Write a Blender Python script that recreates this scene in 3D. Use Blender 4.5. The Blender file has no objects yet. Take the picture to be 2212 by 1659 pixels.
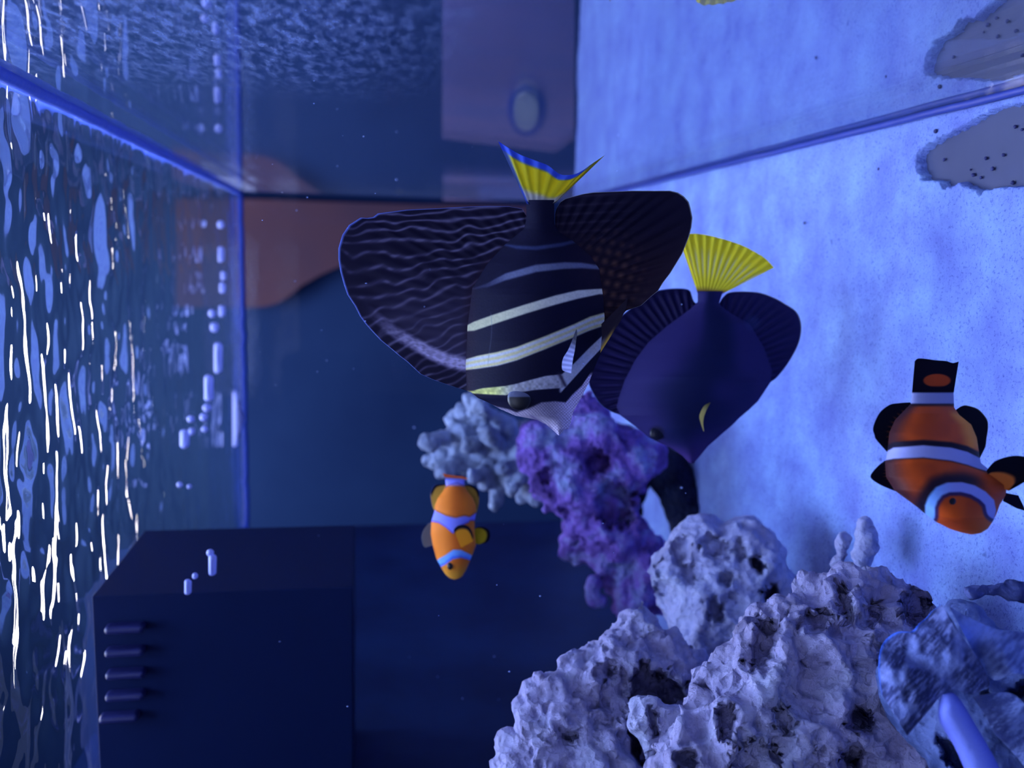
import bpy, bmesh, math, random
import numpy as np
from mathutils import Vector, Matrix, noise
random.seed(7); rng = np.random.default_rng(7)
S = bpy.context.scene
COL = S.collection

# ------------------------------------------------------------------ camera
W_, H_, F_ = 2212.0, 1659.0, 1900.0
CX, CY = W_/2, H_/2
# the phone was held turned: picture-left is up in the tank; tank depth runs along +Y
yc = Vector((790-CX, 550-CY, F_)).normalized()           # tank +Y in (right, down, forward)
mx = Vector((0.0, 1, 0)); mx = (mx - yc*mx.dot(yc)).normalized()
xc = -mx; zc = xc.cross(yc)
def c2w(r, d, f):
    return Vector((xc.x*r+xc.y*d+xc.z*f, yc.x*r+yc.y*d+yc.z*f, zc.x*r+zc.y*d+zc.z*f))
RGT, DWN, FWD = c2w(1,0,0), c2w(0,1,0), c2w(0,0,1)
R3 = np.array([RGT[:], DWN[:], FWD[:]])
cam = bpy.data.cameras.new('camera'); camo = bpy.data.objects.new('camera', cam); COL.objects.link(camo)
camo.matrix_world = Matrix((RGT, -DWN, -FWD)).transposed().to_4x4()
cam.sensor_width = 36; cam.lens = 36*F_/W_; cam.clip_start = .01; cam.clip_end = 50
cam.dof.use_dof = True; cam.dof.focus_distance = .43; cam.dof.aperture_fstop = 7.5
S.camera = camo

# ------------------------------------------------------------------ world, lights, exposure
w = bpy.data.worlds.new('world'); S.world = w; w.use_nodes = True
bg = w.node_tree.nodes['Background']; bg.inputs[0].default_value = (.20, .27, .56, 1); bg.inputs[1].default_value = .30
def area(name, loc, rot, sx, sy, power, col, spread=None):
    l = bpy.data.lights.new(name, 'AREA'); l.shape = 'RECTANGLE'; l.size = sx; l.size_y = sy
    l.energy = power; l.color = col
    if spread: l.spread = spread
    o = bpy.data.objects.new(name, l); o.location = loc; o.rotation_euler = rot; COL.objects.link(o); return o
area('reef_lamp_light', (-.16, .54, .80), (0, 0, 0), .40, .85, 34, (.47, .61, 1.0))
area('fill_light', (-.25, -.8, .7), (math.radians(62), 0, math.radians(-14)), .6, .6, 4.6, (.55, .64, 1.0))  # added front fill, out of view, for fish sides facing the camera
area('fill_light', (-.6, 3.0, 2.4), (math.radians(22), 0, 0), 1.5, .8, 110, (1, .95, .95))  # added lamp, out of view, to brighten the far wall and board
area('fill_light', (-.75, .8, 1.5), (0, math.radians(-32), 0),   .5, .8, 24, (.85, .88, 1.0))  # added lamp, out of view, to brighten the face of the side cabinet
vs = S.view_settings; vs.view_transform = 'Standard'; vs.look = 'None'; vs.gamma = 1; vs.use_curve_mapping = False; vs.exposure = 0.0

# ------------------------------------------------------------------ helpers
XS, ZT, ZF, YB, XL = .0878, .185, -.316, 1.35, -.42     # side pane, water level, sand level, back pane, left pane
def P(u, v, d): return RGT*((u-CX)/F_*d) + DWN*((v-CY)/F_*d) + FWD*d
def PN(U, V, D):
    U = np.asarray(U, float); V = np.asarray(V, float); D = np.broadcast_to(np.asarray(D, float), U.shape)
    q = np.stack([(U-CX)/F_*D, (V-CY)/F_*D, D], -1); return q @ R3
def proj(pts):                                            # world -> pixel, depth
    q = np.asarray(pts) @ R3.T
    return q[..., 0]/q[..., 2]*F_+CX, q[..., 1]/q[..., 2]*F_+CY, q[..., 2]
def onY(u, v, Y): r = P(u, v, 1); return r*(Y/r.y)
def onZ(u, v, Z): r = P(u, v, 1); return r*(Z/r.z)
def onX(u, v, X): r = P(u, v, 1); return r*(X/r.x)
def lin(c):
    c = np.asarray(c, float)/255.; return np.where(c <= .04045, c/12.92, ((c+.055)/1.055)**2.4)
def sm(x, a, b): x = np.clip((x-a)/(b-a), 0, 1); return x*x*(3-2*x)
def mix(a, b, m): m = np.asarray(m)[..., None]; return a*(1-m)+b*m
def vnoise(U, V, s, seed=0):                              # smooth value noise
    r = np.random.default_rng(seed).random((64, 64)); x = U/s; y = V/s
    xi = np.floor(x).astype(int); yi = np.floor(y).astype(int); fx = x-xi; fy = y-yi
    fx = fx*fx*(3-2*fx); fy = fy*fy*(3-2*fy); g = lambda a, b: r[a % 64, b % 64]
    return (g(xi, yi)*(1-fx)+g(xi+1, yi)*fx)*(1-fy)+(g(xi, yi+1)*(1-fx)+g(xi+1, yi+1)*fx)*fy

def tag(o, label=None, cat=None, group=None, kind=None):
    for k, v in (('label', label), ('category', cat), ('group', group), ('kind', kind)):
        if v: o[k] = v
    return o
def empty(name, loc, label, cat, group=None):
    o = bpy.data.objects.new(name, None); o.location = loc; o.empty_display_size = .01; COL.objects.link(o)
    return tag(o, label, cat, group)
def link(name, me, mat, parent=None, smooth=True):
    o = bpy.data.objects.new(name, me); COL.objects.link(o)
    if mat: me.materials.append(mat)
    if smooth and len(me.polygons): me.polygons.foreach_set('use_smooth', [True]*len(me.polygons))
    if parent:
        o.parent = parent; o.matrix_parent_inverse = Matrix.Translation(-world_loc(parent))
    return o
def world_loc(o):
    return Vector(o.location) if o.parent is None else Vector((0,0,0)) if o.data else world_loc(o.parent)
def mesh(name, verts, faces, cols=None):
    me = bpy.data.meshes.new(name); me.from_pydata([tuple(v) for v in verts], [], [tuple(f) for f in faces])
    if cols is not None:
        a = me.color_attributes.new('Col', 'FLOAT_COLOR', 'POINT')
        c = np.ones((len(verts), 4), np.float32); c[:, :3] = cols; a.data.foreach_set('color', c.ravel())
    me.update(); return me
def box_bm(bm, x0, x1, y0, y1, z0, z1):
    vs_ = [bm.verts.new((x, y, z)) for x in (x0, x1) for y in (y0, y1) for z in (z0, z1)]
    for f in ((0,1,3,2),(4,6,7,5),(0,4,5,1),(2,3,7,6),(0,2,6,4),(1,5,7,3)): bm.faces.new([vs_[i] for i in f])
def bm_mesh(bm, name):
    bmesh.ops.recalc_face_normals(bm, faces=bm.faces); me = bpy.data.meshes.new(name); bm.to_mesh(me); bm.free(); return me
def box(name, mat, *a, parent=None, bevel=0):
    bm = bmesh.new(); box_bm(bm, *a)
    if bevel: bmesh.ops.bevel(bm, geom=list(bm.edges), offset=bevel, segments=3, profile=.5, affect='EDGES')
    return link(name, bm_mesh(bm, name), mat, parent, smooth=False)

# ------------------------------------------------------------------ materials
class N:
    def __init__(s, name):
        s.m = bpy.data.materials.new(name); s.m.use_nodes = True; s.t = s.m.node_tree; s.t.nodes.clear()
        s.out = s.n('OutputMaterial')
    def n(s, typ, **kw):
        x = s.t.nodes.new('ShaderNode'+typ)
        for k, v in kw.items():
            if k.startswith('i_'):
                k = k[2:]; x.inputs[int(k) if k.isdigit() else k.replace('_', ' ')].default_value = v
            else: setattr(x, k, v)
        return x
    def l(s, a, b): s.t.links.new(a, b)
    def ramp(s, fac, stops):
        r = s.n('ValToRGB'); e = r.color_ramp.elements
        while len(e) < len(stops): e.new(.5)
        for q, (p, c) in zip(e, stops): q.position = p; q.color = (*c, 1)
        s.l(fac, r.inputs[0]); return r.outputs[0]
    def pos(s): return s.n('NewGeometry').outputs['Position']
    def noise(s, scale, detail=6, rough=.55, vec=None, typ=None):
        x = s.n('TexNoise', i_Scale=scale, i_Detail=detail, i_Roughness=rough); s.l(vec or s.pos(), x.inputs['Vector']); return x.outputs['Fac']
    def bump(s, h, dist, strength=1., normal=None):
        b = s.n('Bump', i_Distance=dist, i_Strength=strength); s.l(h, b.inputs['Height'])
        if normal: s.l(normal, b.inputs['Normal'])
        return b.outputs[0]
def L(*c): return tuple(float(x) for x in lin(c))
def attr_mat(name, rough=.5, spec=.3, bumps=(), transl=0., mod=None):
    k = N(name); a = k.n('Attribute', attribute_name='Col'); p = k.n('BsdfPrincipled', i_Roughness=rough)
    p.inputs['Specular IOR Level'].default_value = spec; col = a.outputs['Color']
    if mod:
        mm = k.n('Mix', data_type='RGBA', blend_type='MULTIPLY'); mm.inputs[0].default_value = 1
        k.l(col, mm.inputs[6]); k.l(k.ramp(k.noise(mod[0], 5), [(.3, (mod[1],)*3), (.7, (mod[2],)*3)]), mm.inputs[7]); col = mm.outputs[2]
    k.l(col, p.inputs['Base Color']); nrm = None
    for sc, d in bumps: nrm = k.bump(k.noise(sc, 6), d, 1., nrm)
    if nrm: k.l(nrm, p.inputs['Normal'])
    if transl:
        t = k.n('BsdfTranslucent'); k.l(col, t.inputs[0]); x = k.n('MixShader'); x.inputs[0].default_value = transl
        k.l(p.outputs[0], x.inputs[1]); k.l(t.outputs[0], x.inputs[2]); k.l(x.outputs[0], k.out.inputs[0])
    else: k.l(p.outputs[0], k.out.inputs[0])
    return k.m
def plain(name, c, rough=.5, spec=.3, nz=None, bump=None):
    k = N(name); p = k.n('BsdfPrincipled', i_Roughness=rough); p.inputs['Specular IOR Level'].default_value = spec
    p.inputs['Base Color'].default_value = (*L(*c), 1)
    if nz: k.l(k.ramp(k.noise(nz[0], 4), [(.3, L(*nz[1])), (.7, L(*c))]), p.inputs['Base Color'])
    if bump: k.l(k.bump(k.noise(bump[0], 6), bump[1]), p.inputs['Normal'])
    k.l(p.outputs[0], k.out.inputs[0]); return k.m
def glass(name, refl, tint=(1, 1, 1), rough=0., bump=None, glint_layer=None):
    k = N(name); t = k.n('BsdfTransparent'); t.inputs[0].default_value = (*tint, 1)
    g = k.n('BsdfAnisotropic') if False else k.n('BsdfGlossy'); g.inputs['Roughness'].default_value = rough
    g.inputs[0].default_value = (.93, .95, 1, 1)
    if bump:
        k.l(k.bump(k.noise(bump[0], 2), bump[1]), g.inputs['Normal'])
    x = k.n('MixShader'); x.inputs[0].default_value = refl; k.l(t.outputs[0], x.inputs[1]); k.l(g.outputs[0], x.inputs[2]); sh = x.outputs[0]
    if glint_layer:
        d = k.n('BsdfDiffuse'); d.inputs[0].default_value = (*glint_layer[0], 1)
        y = k.n('MixShader'); k.l(glint_layer[1](k), y.inputs[0]); k.l(sh, y.inputs[1]); k.l(d.outputs[0], y.inputs[2]); sh = y.outputs[0]
    k.l(sh, k.out.inputs[0]); return k.m

# ------------------------------------------------------------------ tank shell
def glint_fac(k):                                           # ripple glints painted as a diffuse film, stronger towards the near top
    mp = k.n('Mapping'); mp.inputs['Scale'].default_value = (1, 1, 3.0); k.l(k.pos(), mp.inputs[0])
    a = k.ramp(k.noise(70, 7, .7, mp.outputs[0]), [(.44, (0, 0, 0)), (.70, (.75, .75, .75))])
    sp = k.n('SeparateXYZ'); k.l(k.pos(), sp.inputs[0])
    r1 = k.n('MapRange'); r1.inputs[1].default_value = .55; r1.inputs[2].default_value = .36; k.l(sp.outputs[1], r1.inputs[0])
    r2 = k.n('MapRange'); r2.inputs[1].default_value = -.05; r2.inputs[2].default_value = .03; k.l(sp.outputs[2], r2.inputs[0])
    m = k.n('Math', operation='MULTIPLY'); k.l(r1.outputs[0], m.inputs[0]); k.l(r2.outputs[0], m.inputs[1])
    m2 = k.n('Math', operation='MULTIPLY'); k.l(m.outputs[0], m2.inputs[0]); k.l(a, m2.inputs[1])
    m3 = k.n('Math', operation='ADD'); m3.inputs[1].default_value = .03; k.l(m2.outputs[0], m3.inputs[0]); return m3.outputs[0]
st = lambda o: tag(o, kind='structure')
st(box('wall_right', glass('side_pane_glass', .58, (.92, .94, 1), .012, None, ((.30, .42, .9), glint_fac)), XS, XS+.01, .02, YB+.01, ZF-.02, ZT+.05))
st(box('wall_back', glass('back_pane_glass', .008, (.8, .85, 1)), XL-.01, XS, YB, YB+.01, ZF-.02, ZT+.05))
st(box('wall_left', plain('dark_side_pane', (20, 40, 84), .5, .15, (9, (9, 24, 62))), XL-.01, XL, .02, YB, ZF-.02, ZT+.05))
st(box('floor', plain('bare_bottom', (76, 82, 112), .5, .2, (14, (68, 74, 104))), XL, XS, .02, YB, ZF-.016, ZF-.0045))
st(box('wall_far', plain('far_room_wall', (36, 64, 108), .8, .1, (.8, (24, 46, 88))), -4, 4, 4.2, 4.25, -2.6, 3.2))
st(box('wall_far_right', plain('far_side_wall', (34, 58, 160), .8, .1, (2.5, (20, 40, 120))), 1.6, 1.65, -.8, 4.2, -2.6, 3.2))
trim_m = plain('silicone', (96, 122, 235), .35, .5, None, (120, .001))
trim_d = plain('dark_silicone', (50, 66, 150), .4, .4)
def strip(name, mat, path, r, squash=1.):
    bm = bmesh.new(); rings = []
    for i, (p, rr) in enumerate(zip(path, r)):
        t = (path[min(i+1, len(path)-1)]-path[max(i-1, 0)]).normalized(); a = t.orthogonal().normalized(); b = t.cross(a)
        rings.append([bm.verts.new(p+(a*math.cos(q*math.pi/4)+b*math.sin(q*math.pi/4))*rr) for q in range(8)])
    for a, b in zip(rings, rings[1:]):
        for q in range(8): bm.faces.new((a[q], a[(q+1) % 8], b[(q+1) % 8], b[q]))
    bm.faces.new(rings[0]); bm.faces.new(rings[-1])
    return link(name, bm_mesh(bm, name), mat)
n = 60
pth = [Vector((XS-.002+.0010*noise.noise(Vector((i*.6, 0, 0))), .22+(YB-.22)*i/n, ZT-.003+.002*noise.noise(Vector((i*.5, 3, 0))))) for i in range(n+1)]
st(strip('trim_1', trim_m, pth, [.0040]*(n+1)))
pth = [Vector((XS-.002, .2+(YB-.2)*i/n, ZF+.004+.0015*noise.noise(Vector((i*.4, 9, 0))))) for i in range(n+1)]
st(strip('trim_2', trim_d, pth, [.0022]*(n+1)))
pth = [Vector((XL+(XS-XL)*i/n, YB-.006, ZT-.006+.002*noise.noise(Vector((i*.5, 5, 0))))) for i in range(n+1)]
st(strip('trim_3', plain('blue_silicone', (30, 54, 140), .5, .2), pth, [.0045]*(n+1)))

# ------------------------------------------------------------------ sand bed with a bare patch
def pip(poly, U, V):
    inside = np.zeros(U.shape, bool); n = len(poly); j = n-1
    for i in range(n):
        xi, yi = poly[i]; xj, yj = poly[j]
        c = ((yi > V) != (yj > V)) & (U < (xj-xi)*(V-yi)/((yj-yi) or 1e-9)+xi); inside ^= c; j = i
    return inside
def pdist(poly, U, V, closed=True):
    d = np.full(U.shape, 1e9); n = len(poly)
    for i in range(n if closed else n-1):
        (ax, ay), (bx, by) = poly[i], poly[(i+1) % n]; dx, dy = bx-ax, by-ay
        t = np.clip(((U-ax)*dx+(V-ay)*dy)/(dx*dx+dy*dy+1e-9), 0, 1); d = np.minimum(d, np.hypot(U-ax-t*dx, V-ay-t*dy))
    return d
patch = [(2001,341),(2022,318),(2060,296),(2100,275),(2140,252),(2190,230),(2240,225),(2330,235),(2330,400),(2212,404),(2188,406),(2150,412),(2148,427),(2136,410),(2108,404),(2098,396),(2086,402),(2064,408),(2056,392),(2030,392),(2018,388),(2006,365)]
def sand_bed():
    xs = np.concatenate([np.linspace(XL, -.1, 110), np.linspace(-.1, XS-.0005, 230)[1:]])
    ys = np.concatenate([np.linspace(.2, .55, 360), np.linspace(.55, YB-.001, 200)[1:]])
    X, Y = np.meshgrid(xs, ys)
    Z = ZF + .004*(vnoise(X+3, Y+3, .11, 1)-.5) + .0022*(vnoise(X+3, Y+3, .03, 2)-.5) + .0008*(vnoise(X+3, Y+3, .008, 3)-.5)+.0005*(vnoise(X+3, Y+3, .003, 4)-.5)
    U, V, D = proj(np.stack([X, Y, np.full_like(X, ZF-.006)], -1))
    ins = pip(patch, U, V); dd = pdist(patch, U, V)*np.where(ins, 1, -1)+ (vnoise(U, V, 5, 8)-.5)*7
    Z = Z - .014*sm(dd, -1, 5)
    Zs = Z
    nx, ny = len(xs), len(ys); idx = np.arange(nx*ny).reshape(ny, nx)
    f = np.stack([idx[:-1,:-1], idx[:-1,1:], idx[1:,1:], idx[1:,:-1]], -1).reshape(-1, 4)
    k = N('white_sand'); p = k.n('BsdfPrincipled', i_Roughness=.85); p.inputs['Specular IOR Level'].default_value = .2
    a = k.ramp(k.noise(26, 8, .62), [(.30, L(104,118,192)), (.5, L(120,142,208)), (.70, L(134,164,222))])
    g = k.ramp(k.noise(600, 3, .7), [(.30, (.45,.47,.68)), (.46, (1, 1, 1))])
    g2 = k.ramp(k.noise(90, 2, .5), [(.20, (.42,.42,.55)), (.25, (1, 1, 1))])
    m1 = k.n('Mix', data_type='RGBA', blend_type='MULTIPLY'); m1.inputs[0].default_value = 1; k.l(a, m1.inputs[6]); k.l(g, m1.inputs[7])
    m2 = k.n('Mix', data_type='RGBA', blend_type='MULTIPLY'); m2.inputs[0].default_value = 1; k.l(m1.outputs[2], m2.inputs[6]); k.l(g2, m2.inputs[7])
    k.l(m2.outputs[2], p.inputs['Base Color']); k.l(k.bump(k.noise(500, 4), .0008, 1., k.bump(k.noise(60, 6), .003)), p.inputs['Normal']); k.l(p.outputs[0], k.out.inputs[0])
    o = link('sand_bed', mesh('sand_bed', np.stack([X, Y, Zs], -1).reshape(-1, 3), f), k.m)
    tag(o, 'pale blue-white sand bed covering the tank bottom', 'sand', kind='stuff')
sand_bed()

# ------------------------------------------------------------------ water surface seen from below
def water():
    xs = np.linspace(XL, XS-.0005, 300); ys = np.concatenate([np.linspace(.18, .75, 480), np.linspace(.75, YB-.001, 300)[1:]])
    X, Y = np.meshgrid(xs, ys)
    def rid(s, sd): return 1-2*np.abs(vnoise(X+5, Y+5, s, sd)-.5)
    amp = .35+.65*sm(Y, 1.25, .55)
    Z = ZT + amp*(.0046*(vnoise(X*.62+5+.12*Y, Y+5, .023, 21)-.5)+.0031*(vnoise(X*.62+9-.1*Y, Y+2, .0125, 22)-.5)+.0008*(vnoise(X*.6+1, Y+8, .0062, 23)-.5))
    nx, ny = len(xs), len(ys); idx = np.arange(nx*ny).reshape(ny, nx)
    f = np.stack([idx[:-1,:-1], idx[1:,:-1], idx[1:,1:], idx[:-1,1:]], -1).reshape(-1, 4)
    k = N('rippling_water')
    t = k.n('BsdfTransparent'); t.inputs[0].default_value = (.9, .95, 1, 1)
    g = k.n('BsdfGlossy'); g.inputs['Roughness'].default_value = .07; g.inputs[0].default_value = (.85, .9, 1, 1)
    r = k.n('BsdfRefraction'); r.inputs['IOR'].default_value = 1.16; r.inputs['Roughness'].default_value = .0
    a = k.n('MixShader'); a.inputs[0].default_value = .72; b = k.n('MixShader'); b.inputs[0].default_value = .72
    k.l(r.outputs[0], b.inputs[1]); k.l(g.outputs[0], b.inputs[2])
    k.l(t.outputs[0], a.inputs[1]); k.l(b.outputs[0], a.inputs[2]); k.l(a.outputs[0], k.out.inputs[0])
    o = link('water_surface', mesh('water_surface', np.stack([X, Y, Z], -1).reshape(-1, 3), f), k.m)
    tag(o, 'rippling water surface with bright elongated glints, seen from below', 'water', kind='stuff')
water()

# ------------------------------------------------------------------ rocks
def inflate(poly, d, rmax, rmin=6, count=260, jit=.5, voxel=.0022, seed=1, dslope=(0, 0), flat=1.):
    """fill an outline with overlapping balls and fuse them into one closed mesh of real depth"""
    r = random.Random(seed); us = [p[0] for p in poly]; vs_ = [p[1] for p in poly]
    u0, v0 = sum(us)/len(us), sum(vs_)/len(vs_)
    U = np.array([r.uniform(min(us), max(us)) for _ in range(count*6)]); V = np.array([r.uniform(min(vs_), max(vs_)) for _ in range(count*6)])
    ins = pip(poly, U, V); D = pdist(poly, U, V); bm = bmesh.new(); c = 0
    base = bmesh.new(); bmesh.ops.create_icosphere(base, subdivisions=2, radius=1)
    bv = [v.co.copy() for v in base.verts]; bf = [[v.index for v in f.verts] for f in base.faces]; base.free()
    for u, v, ok, dd in zip(U, V, ins, D):
        if not ok or dd < rmin or c >= count: continue
        c += 1; rp = min(dd, rmax)*(1 if r.random() < .6 else r.uniform(.5, 1)); rp = max(rp, rmin)
        dep = d+dslope[0]*(u-u0)/1000+dslope[1]*(v-v0)/1000
        rad = rp*dep/F_; fr = (1-min(dd/ (rmax*1.8), 1))
        dep += r.uniform(-jit, jit)*rmax*dep/F_ + fr*rmax*.6*dep/F_
        cc = P(u, v, dep); nv = [bm.verts.new(cc+q*rad) for q in bv]
        for f in bf: bm.faces.new([nv[i] for i in f])
    me = bpy.data.meshes.new('tmp'); bm.to_mesh(me); bm.free()
    return fuse(me, voxel)
def fuse(me, voxel):
    o = bpy.data.objects.new('tmp', me); COL.objects.link(o)
    m = o.modifiers.new('r', 'REMESH'); m.mode = 'VOXEL'; m.voxel_size = voxel
    s = o.modifiers.new('s', 'SMOOTH'); s.factor = .5; s.iterations = 2
    dg = bpy.context.evaluated_depsgraph_get(); out = bpy.data.meshes.new_from_object(o.evaluated_get(dg))
    bpy.data.objects.remove(o); out.materials.clear(); return out
def rough(me, lump, ls, ridge, rs, pit, ps, pits=(), seed=0):
    off = Vector((seed*3.1, seed*1.7, seed*.9)); n_ = len(me.vertices)
    co = np.empty(n_*3); me.vertices.foreach_get('co', co); co = co.reshape(-1, 3)
    no = np.empty(n_*3); me.vertices.foreach_get('normal', no); no = no.reshape(-1, 3)
    h = np.zeros(n_)
    for i in range(n_):
        p = Vector(co[i])+off
        x = lump*noise.fractal(p*ls, .9, 2.1, 3)
        x += ridge*(.55-noise.turbulence(p*rs, 3, True))
        if pit:
            x += lump*.35*noise.ridged_multi_fractal(p*ls*1.9, .9, 2., 3, 1., 2.)-lump*.75
            q = noise.voronoi(p*ps+noise.noise_vector(p*ps*.9)*.55)[0]; c = noise.noise(p*ps*.35+Vector((9, 9, 9)))
            if q[0] < .42: x -= pit*(1-(q[0]/.42)**2)*(1 if c > -.15 else .25)
        h[i] = x
    co2 = co+no*h[:, None]
    if pits:
        U, V, D = proj(co2); face = (no*co2).sum(1) < 0
        for (pu, pv, a, b, ang, dep) in pits:
            ca, sa = math.cos(math.radians(ang)), math.sin(math.radians(ang))
            wx = (vnoise(U, V, 11, 61)-.5)*14; wy = (vnoise(U, V, 11, 62)-.5)*14; x = ((U+wx-pu)*ca+(V+wy-pv)*sa)/a; y = (-(U+wx-pu)*sa+(V+wy-pv)*ca)/b; q = np.sqrt(x*x+y*y)*(1+.5*(vnoise(U, V, 7, 63)-.5))
            m = np.where(face, sm(q, 1.15, .7), 0); co2 += (co2/np.linalg.norm(co2, axis=1)[:, None])*(m*dep)[:, None]
    me.vertices.foreach_set('co', co2.ravel()); me.update(); return me
def rock_mat(name, c1, c2, c3, fine=1., s=30):
    k = N(name); p = k.n('BsdfPrincipled', i_Roughness=.8); p.inputs['Specular IOR Level'].default_value = .25
    k.l(k.ramp(k.noise(s, 7, .6), [(.3, L(*c1)), (.5, L(*c2)), (.7, L(*c3))]), p.inputs['Base Color'])
    b = k.bump(k.noise(300, 7, .7), .004*fine, 1., k.bump(k.noise(100, 7, .6), .007*fine))
    v = k.n('TexVoronoi', i_Scale=190.); k.l(k.pos(), v.inputs['Vector']); b = k.bump(v.outputs[0], .0030*fine, 1., b)
    k.l(b, p.inputs['Normal']); k.l(p.outputs[0], k.out.inputs[0]); return k.m
pale = rock_mat('pale_rock', (160,154,196), (192,188,238), (206,210,252))
pale2 = rock_mat('pale_rock_far', (150,150,194), (182,186,236), (198,206,250), .7)
purple = rock_mat('purple_rock', (74,48,130), (146,112,222), (170,188,248), 1.3, 34)  # palest ramp tone puts blue-white highlights into the colour
dark = rock_mat('shade_toned_rock', (10,18,52), (16,28,70), (24,38,88), 1.)  # shade on the rear rock is put into this dark colour
# big foreground rock
A = [(1405,1700),(1412,1620),(1425,1580),(1455,1560),(1488,1530),(1490,1510),(1475,1490),(1478,1465),(1500,1435),(1535,1410),(1560,1375),(1590,1350),(1615,1325),(1650,1308),(1690,1285),(1720,1255),(1760,1243),(1810,1236),(1850,1240),(1900,1222),(1930,1245),(1955,1262),(1975,1240),(1990,1268),(2020,1310),(2090,1370),(2160,1460),(2260,1560),(2330,1700),(2300,1830),(1900,1900),(1600,1850),(1420,1800)]
me = inflate(A, .43, 95, 9, 520, .45, .0017, 3, (.02, -.08))
PA = [(1650,1395,24,60,8,.010),(1856,1555,26,30,10,.022),(1842,1632,20,26,25,.02),(1760,1340,45,22,-10,.009),(1880,1330,20,34,20,.009),(1825,1300,14,45,-20,.012),(1930,1420,34,30,10,.010),(1640,1650,60,50,30,.010),(1570,1560,22,40,0,.012),(1600,1425,7,9,0,.008),(1980,1310,34,46,25,.014),(1695,1560,22,34,-20,.012),(1480,1640,30,22,-30,.014)]
o = link('live_rock', rough(me, .0085, 20, .0095, 38, .0034, 105, PA, 1), pale)
tag(o, 'largest pitted pale lavender rock in the foreground, right of the dark cleft', 'rock')
# lower left ridge
B = [(1040,1720),(1062,1659),(1078,1600),(1092,1582),(1120,1590),(1116,1560),(1124,1510),(1118,1495),(1140,1470),(1160,1450),(1182,1446),(1204,1450),(1208,1425),(1218,1406),(1245,1408),(1262,1400),(1290,1398),(1310,1378),(1320,1355),(1345,1338),(1352,1322),(1372,1300),(1390,1290),(1412,1312),(1432,1356),(1470,1368),(1500,1395),(1530,1410),(1560,1440),(1500,1520),(1460,1600),(1430,1760),(1400,1850),(1100,1850)]
me = inflate(B, .50, 62, 7, 460, .35, .0018, 5, (.05, -.06))
PB = [(1386,1480,20,50,8,.06),(1374,1600,13,52,-6,.05),(1432,1490,44,34,10,.035),(1420,1640,26,40,10,.03),(1300,1450,26,16,0,.006),(1232,1590,16,10,0,.008),(1330,1500,35,60,0,.008)]
o = link('live_rock', rough(me, .0070, 26, .0085, 48, .0032, 110, PB, 2), pale)
tag(o, 'knobbly pale rock ridge at the bottom, left of the dark cleft, against dark water', 'rock')
# small arch rock between
C = [(1360,1512),(1375,1500),(1410,1498),(1440,1518),(1470,1520),(1500,1545),(1480,1575),(1440,1600),(1425,1640),(1400,1660),(1385,1640),(1370,1600),(1352,1560)]
me = inflate(C, .465, 24, 6, 160, .3, .0014, 6)
o = link('live_rock', rough(me, .003, 40, .002, 90, .0018, 110, [(1412,1560,10,34,-8,.012)], 3), pale)
tag(o, 'small slim pale rock with a slit, standing in the dark cleft', 'rock')
# knob rock
D_ = [(1392,1240),(1396,1215),(1420,1196),(1432,1190),(1450,1160),(1468,1132),(1490,1120),(1512,1110),(1540,1120),(1560,1128),(1590,1114),(1620,1110),(1640,1120),(1662,1140),(1682,1150),(1700,1180),(1712,1215),(1722,1245),(1728,1300),(1700,1380),(1620,1440),(1520,1450),(1450,1400),(1440,1340),(1405,1300),(1400,1270)]
me = inflate(D_, .60, 70, 8, 330, .45, .0024, 8, (.0, -.1))
PD = [(1636,1216,10,20,-20,.03),(1665,1285,16,20,30,.03),(1568,1252,20,18,0,.012),(1470,1188,22,30,20,.010),(1425,1270,18,14,0,.008),(1545,1180,34,26,20,.010),(1500,1240,30,20,0,.007),(1545,1320,16,30,-20,.014),(1600,1190,12,26,0,.008),(1430,1225,14,18,0,.006)]
o = link('live_rock', rough(me, .0055, 22, .0080, 36, .004, 70, PD, 4), pale2)
tag(o, 'rounded pale rock with deep holes behind the largest rock, below the dark blue tang', 'rock')
# purple rock column
E = [(1110,905),(1150,900),(1200,910),(1235,880),(1262,835),(1290,850),(1320,890),(1370,930),(1420,960),(1440,1000),(1400,1050),(1395,1110),(1425,1140),(1448,1165),(1450,1240),(1440,1330),(1370,1345),(1318,1345),(1316,1290),(1290,1240),(1262,1226),(1220,1215),(1203,1180),(1205,1125),(1170,1115),(1158,1090),(1158,1060),(1130,1020),(1115,960)]
me = inflate(E, .76, 46, 6, 420, .5, .0026, 11)
o = link('coralline_rock', rough(me, .008, 20, .012, 34, .003, 80, [(1330,1090,40,50,0,.02),(1290,1000,26,30,0,.015),(1180,1030,14,16,0,.01)], 5), purple)
tag(o, 'tall rock crusted in purple algae between the two tangs and the orange fish', 'rock')
E2 = [(1266,1248),(1285,1238),(1300,1246),(1302,1262),(1296,1280),(1318,1290),(1310,1310),(1285,1316),(1268,1305),(1262,1280)]
me = inflate(E2, .745, 16, 5, 70, .3, .002, 12); o = link('coralline_rock', rough(me, .002, 40, .001, 80, 0, 1, (), 6), purple)
tag(o, 'little purple knob hanging under the purple rock column', 'rock')
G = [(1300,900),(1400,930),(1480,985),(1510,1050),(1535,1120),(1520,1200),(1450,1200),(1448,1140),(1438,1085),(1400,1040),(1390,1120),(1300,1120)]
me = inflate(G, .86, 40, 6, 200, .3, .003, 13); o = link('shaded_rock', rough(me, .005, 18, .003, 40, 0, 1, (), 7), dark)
tag(o, 'smooth rock coloured dark for shade behind the purple rock, under the snout of the plain dark tang', 'rock')
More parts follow.
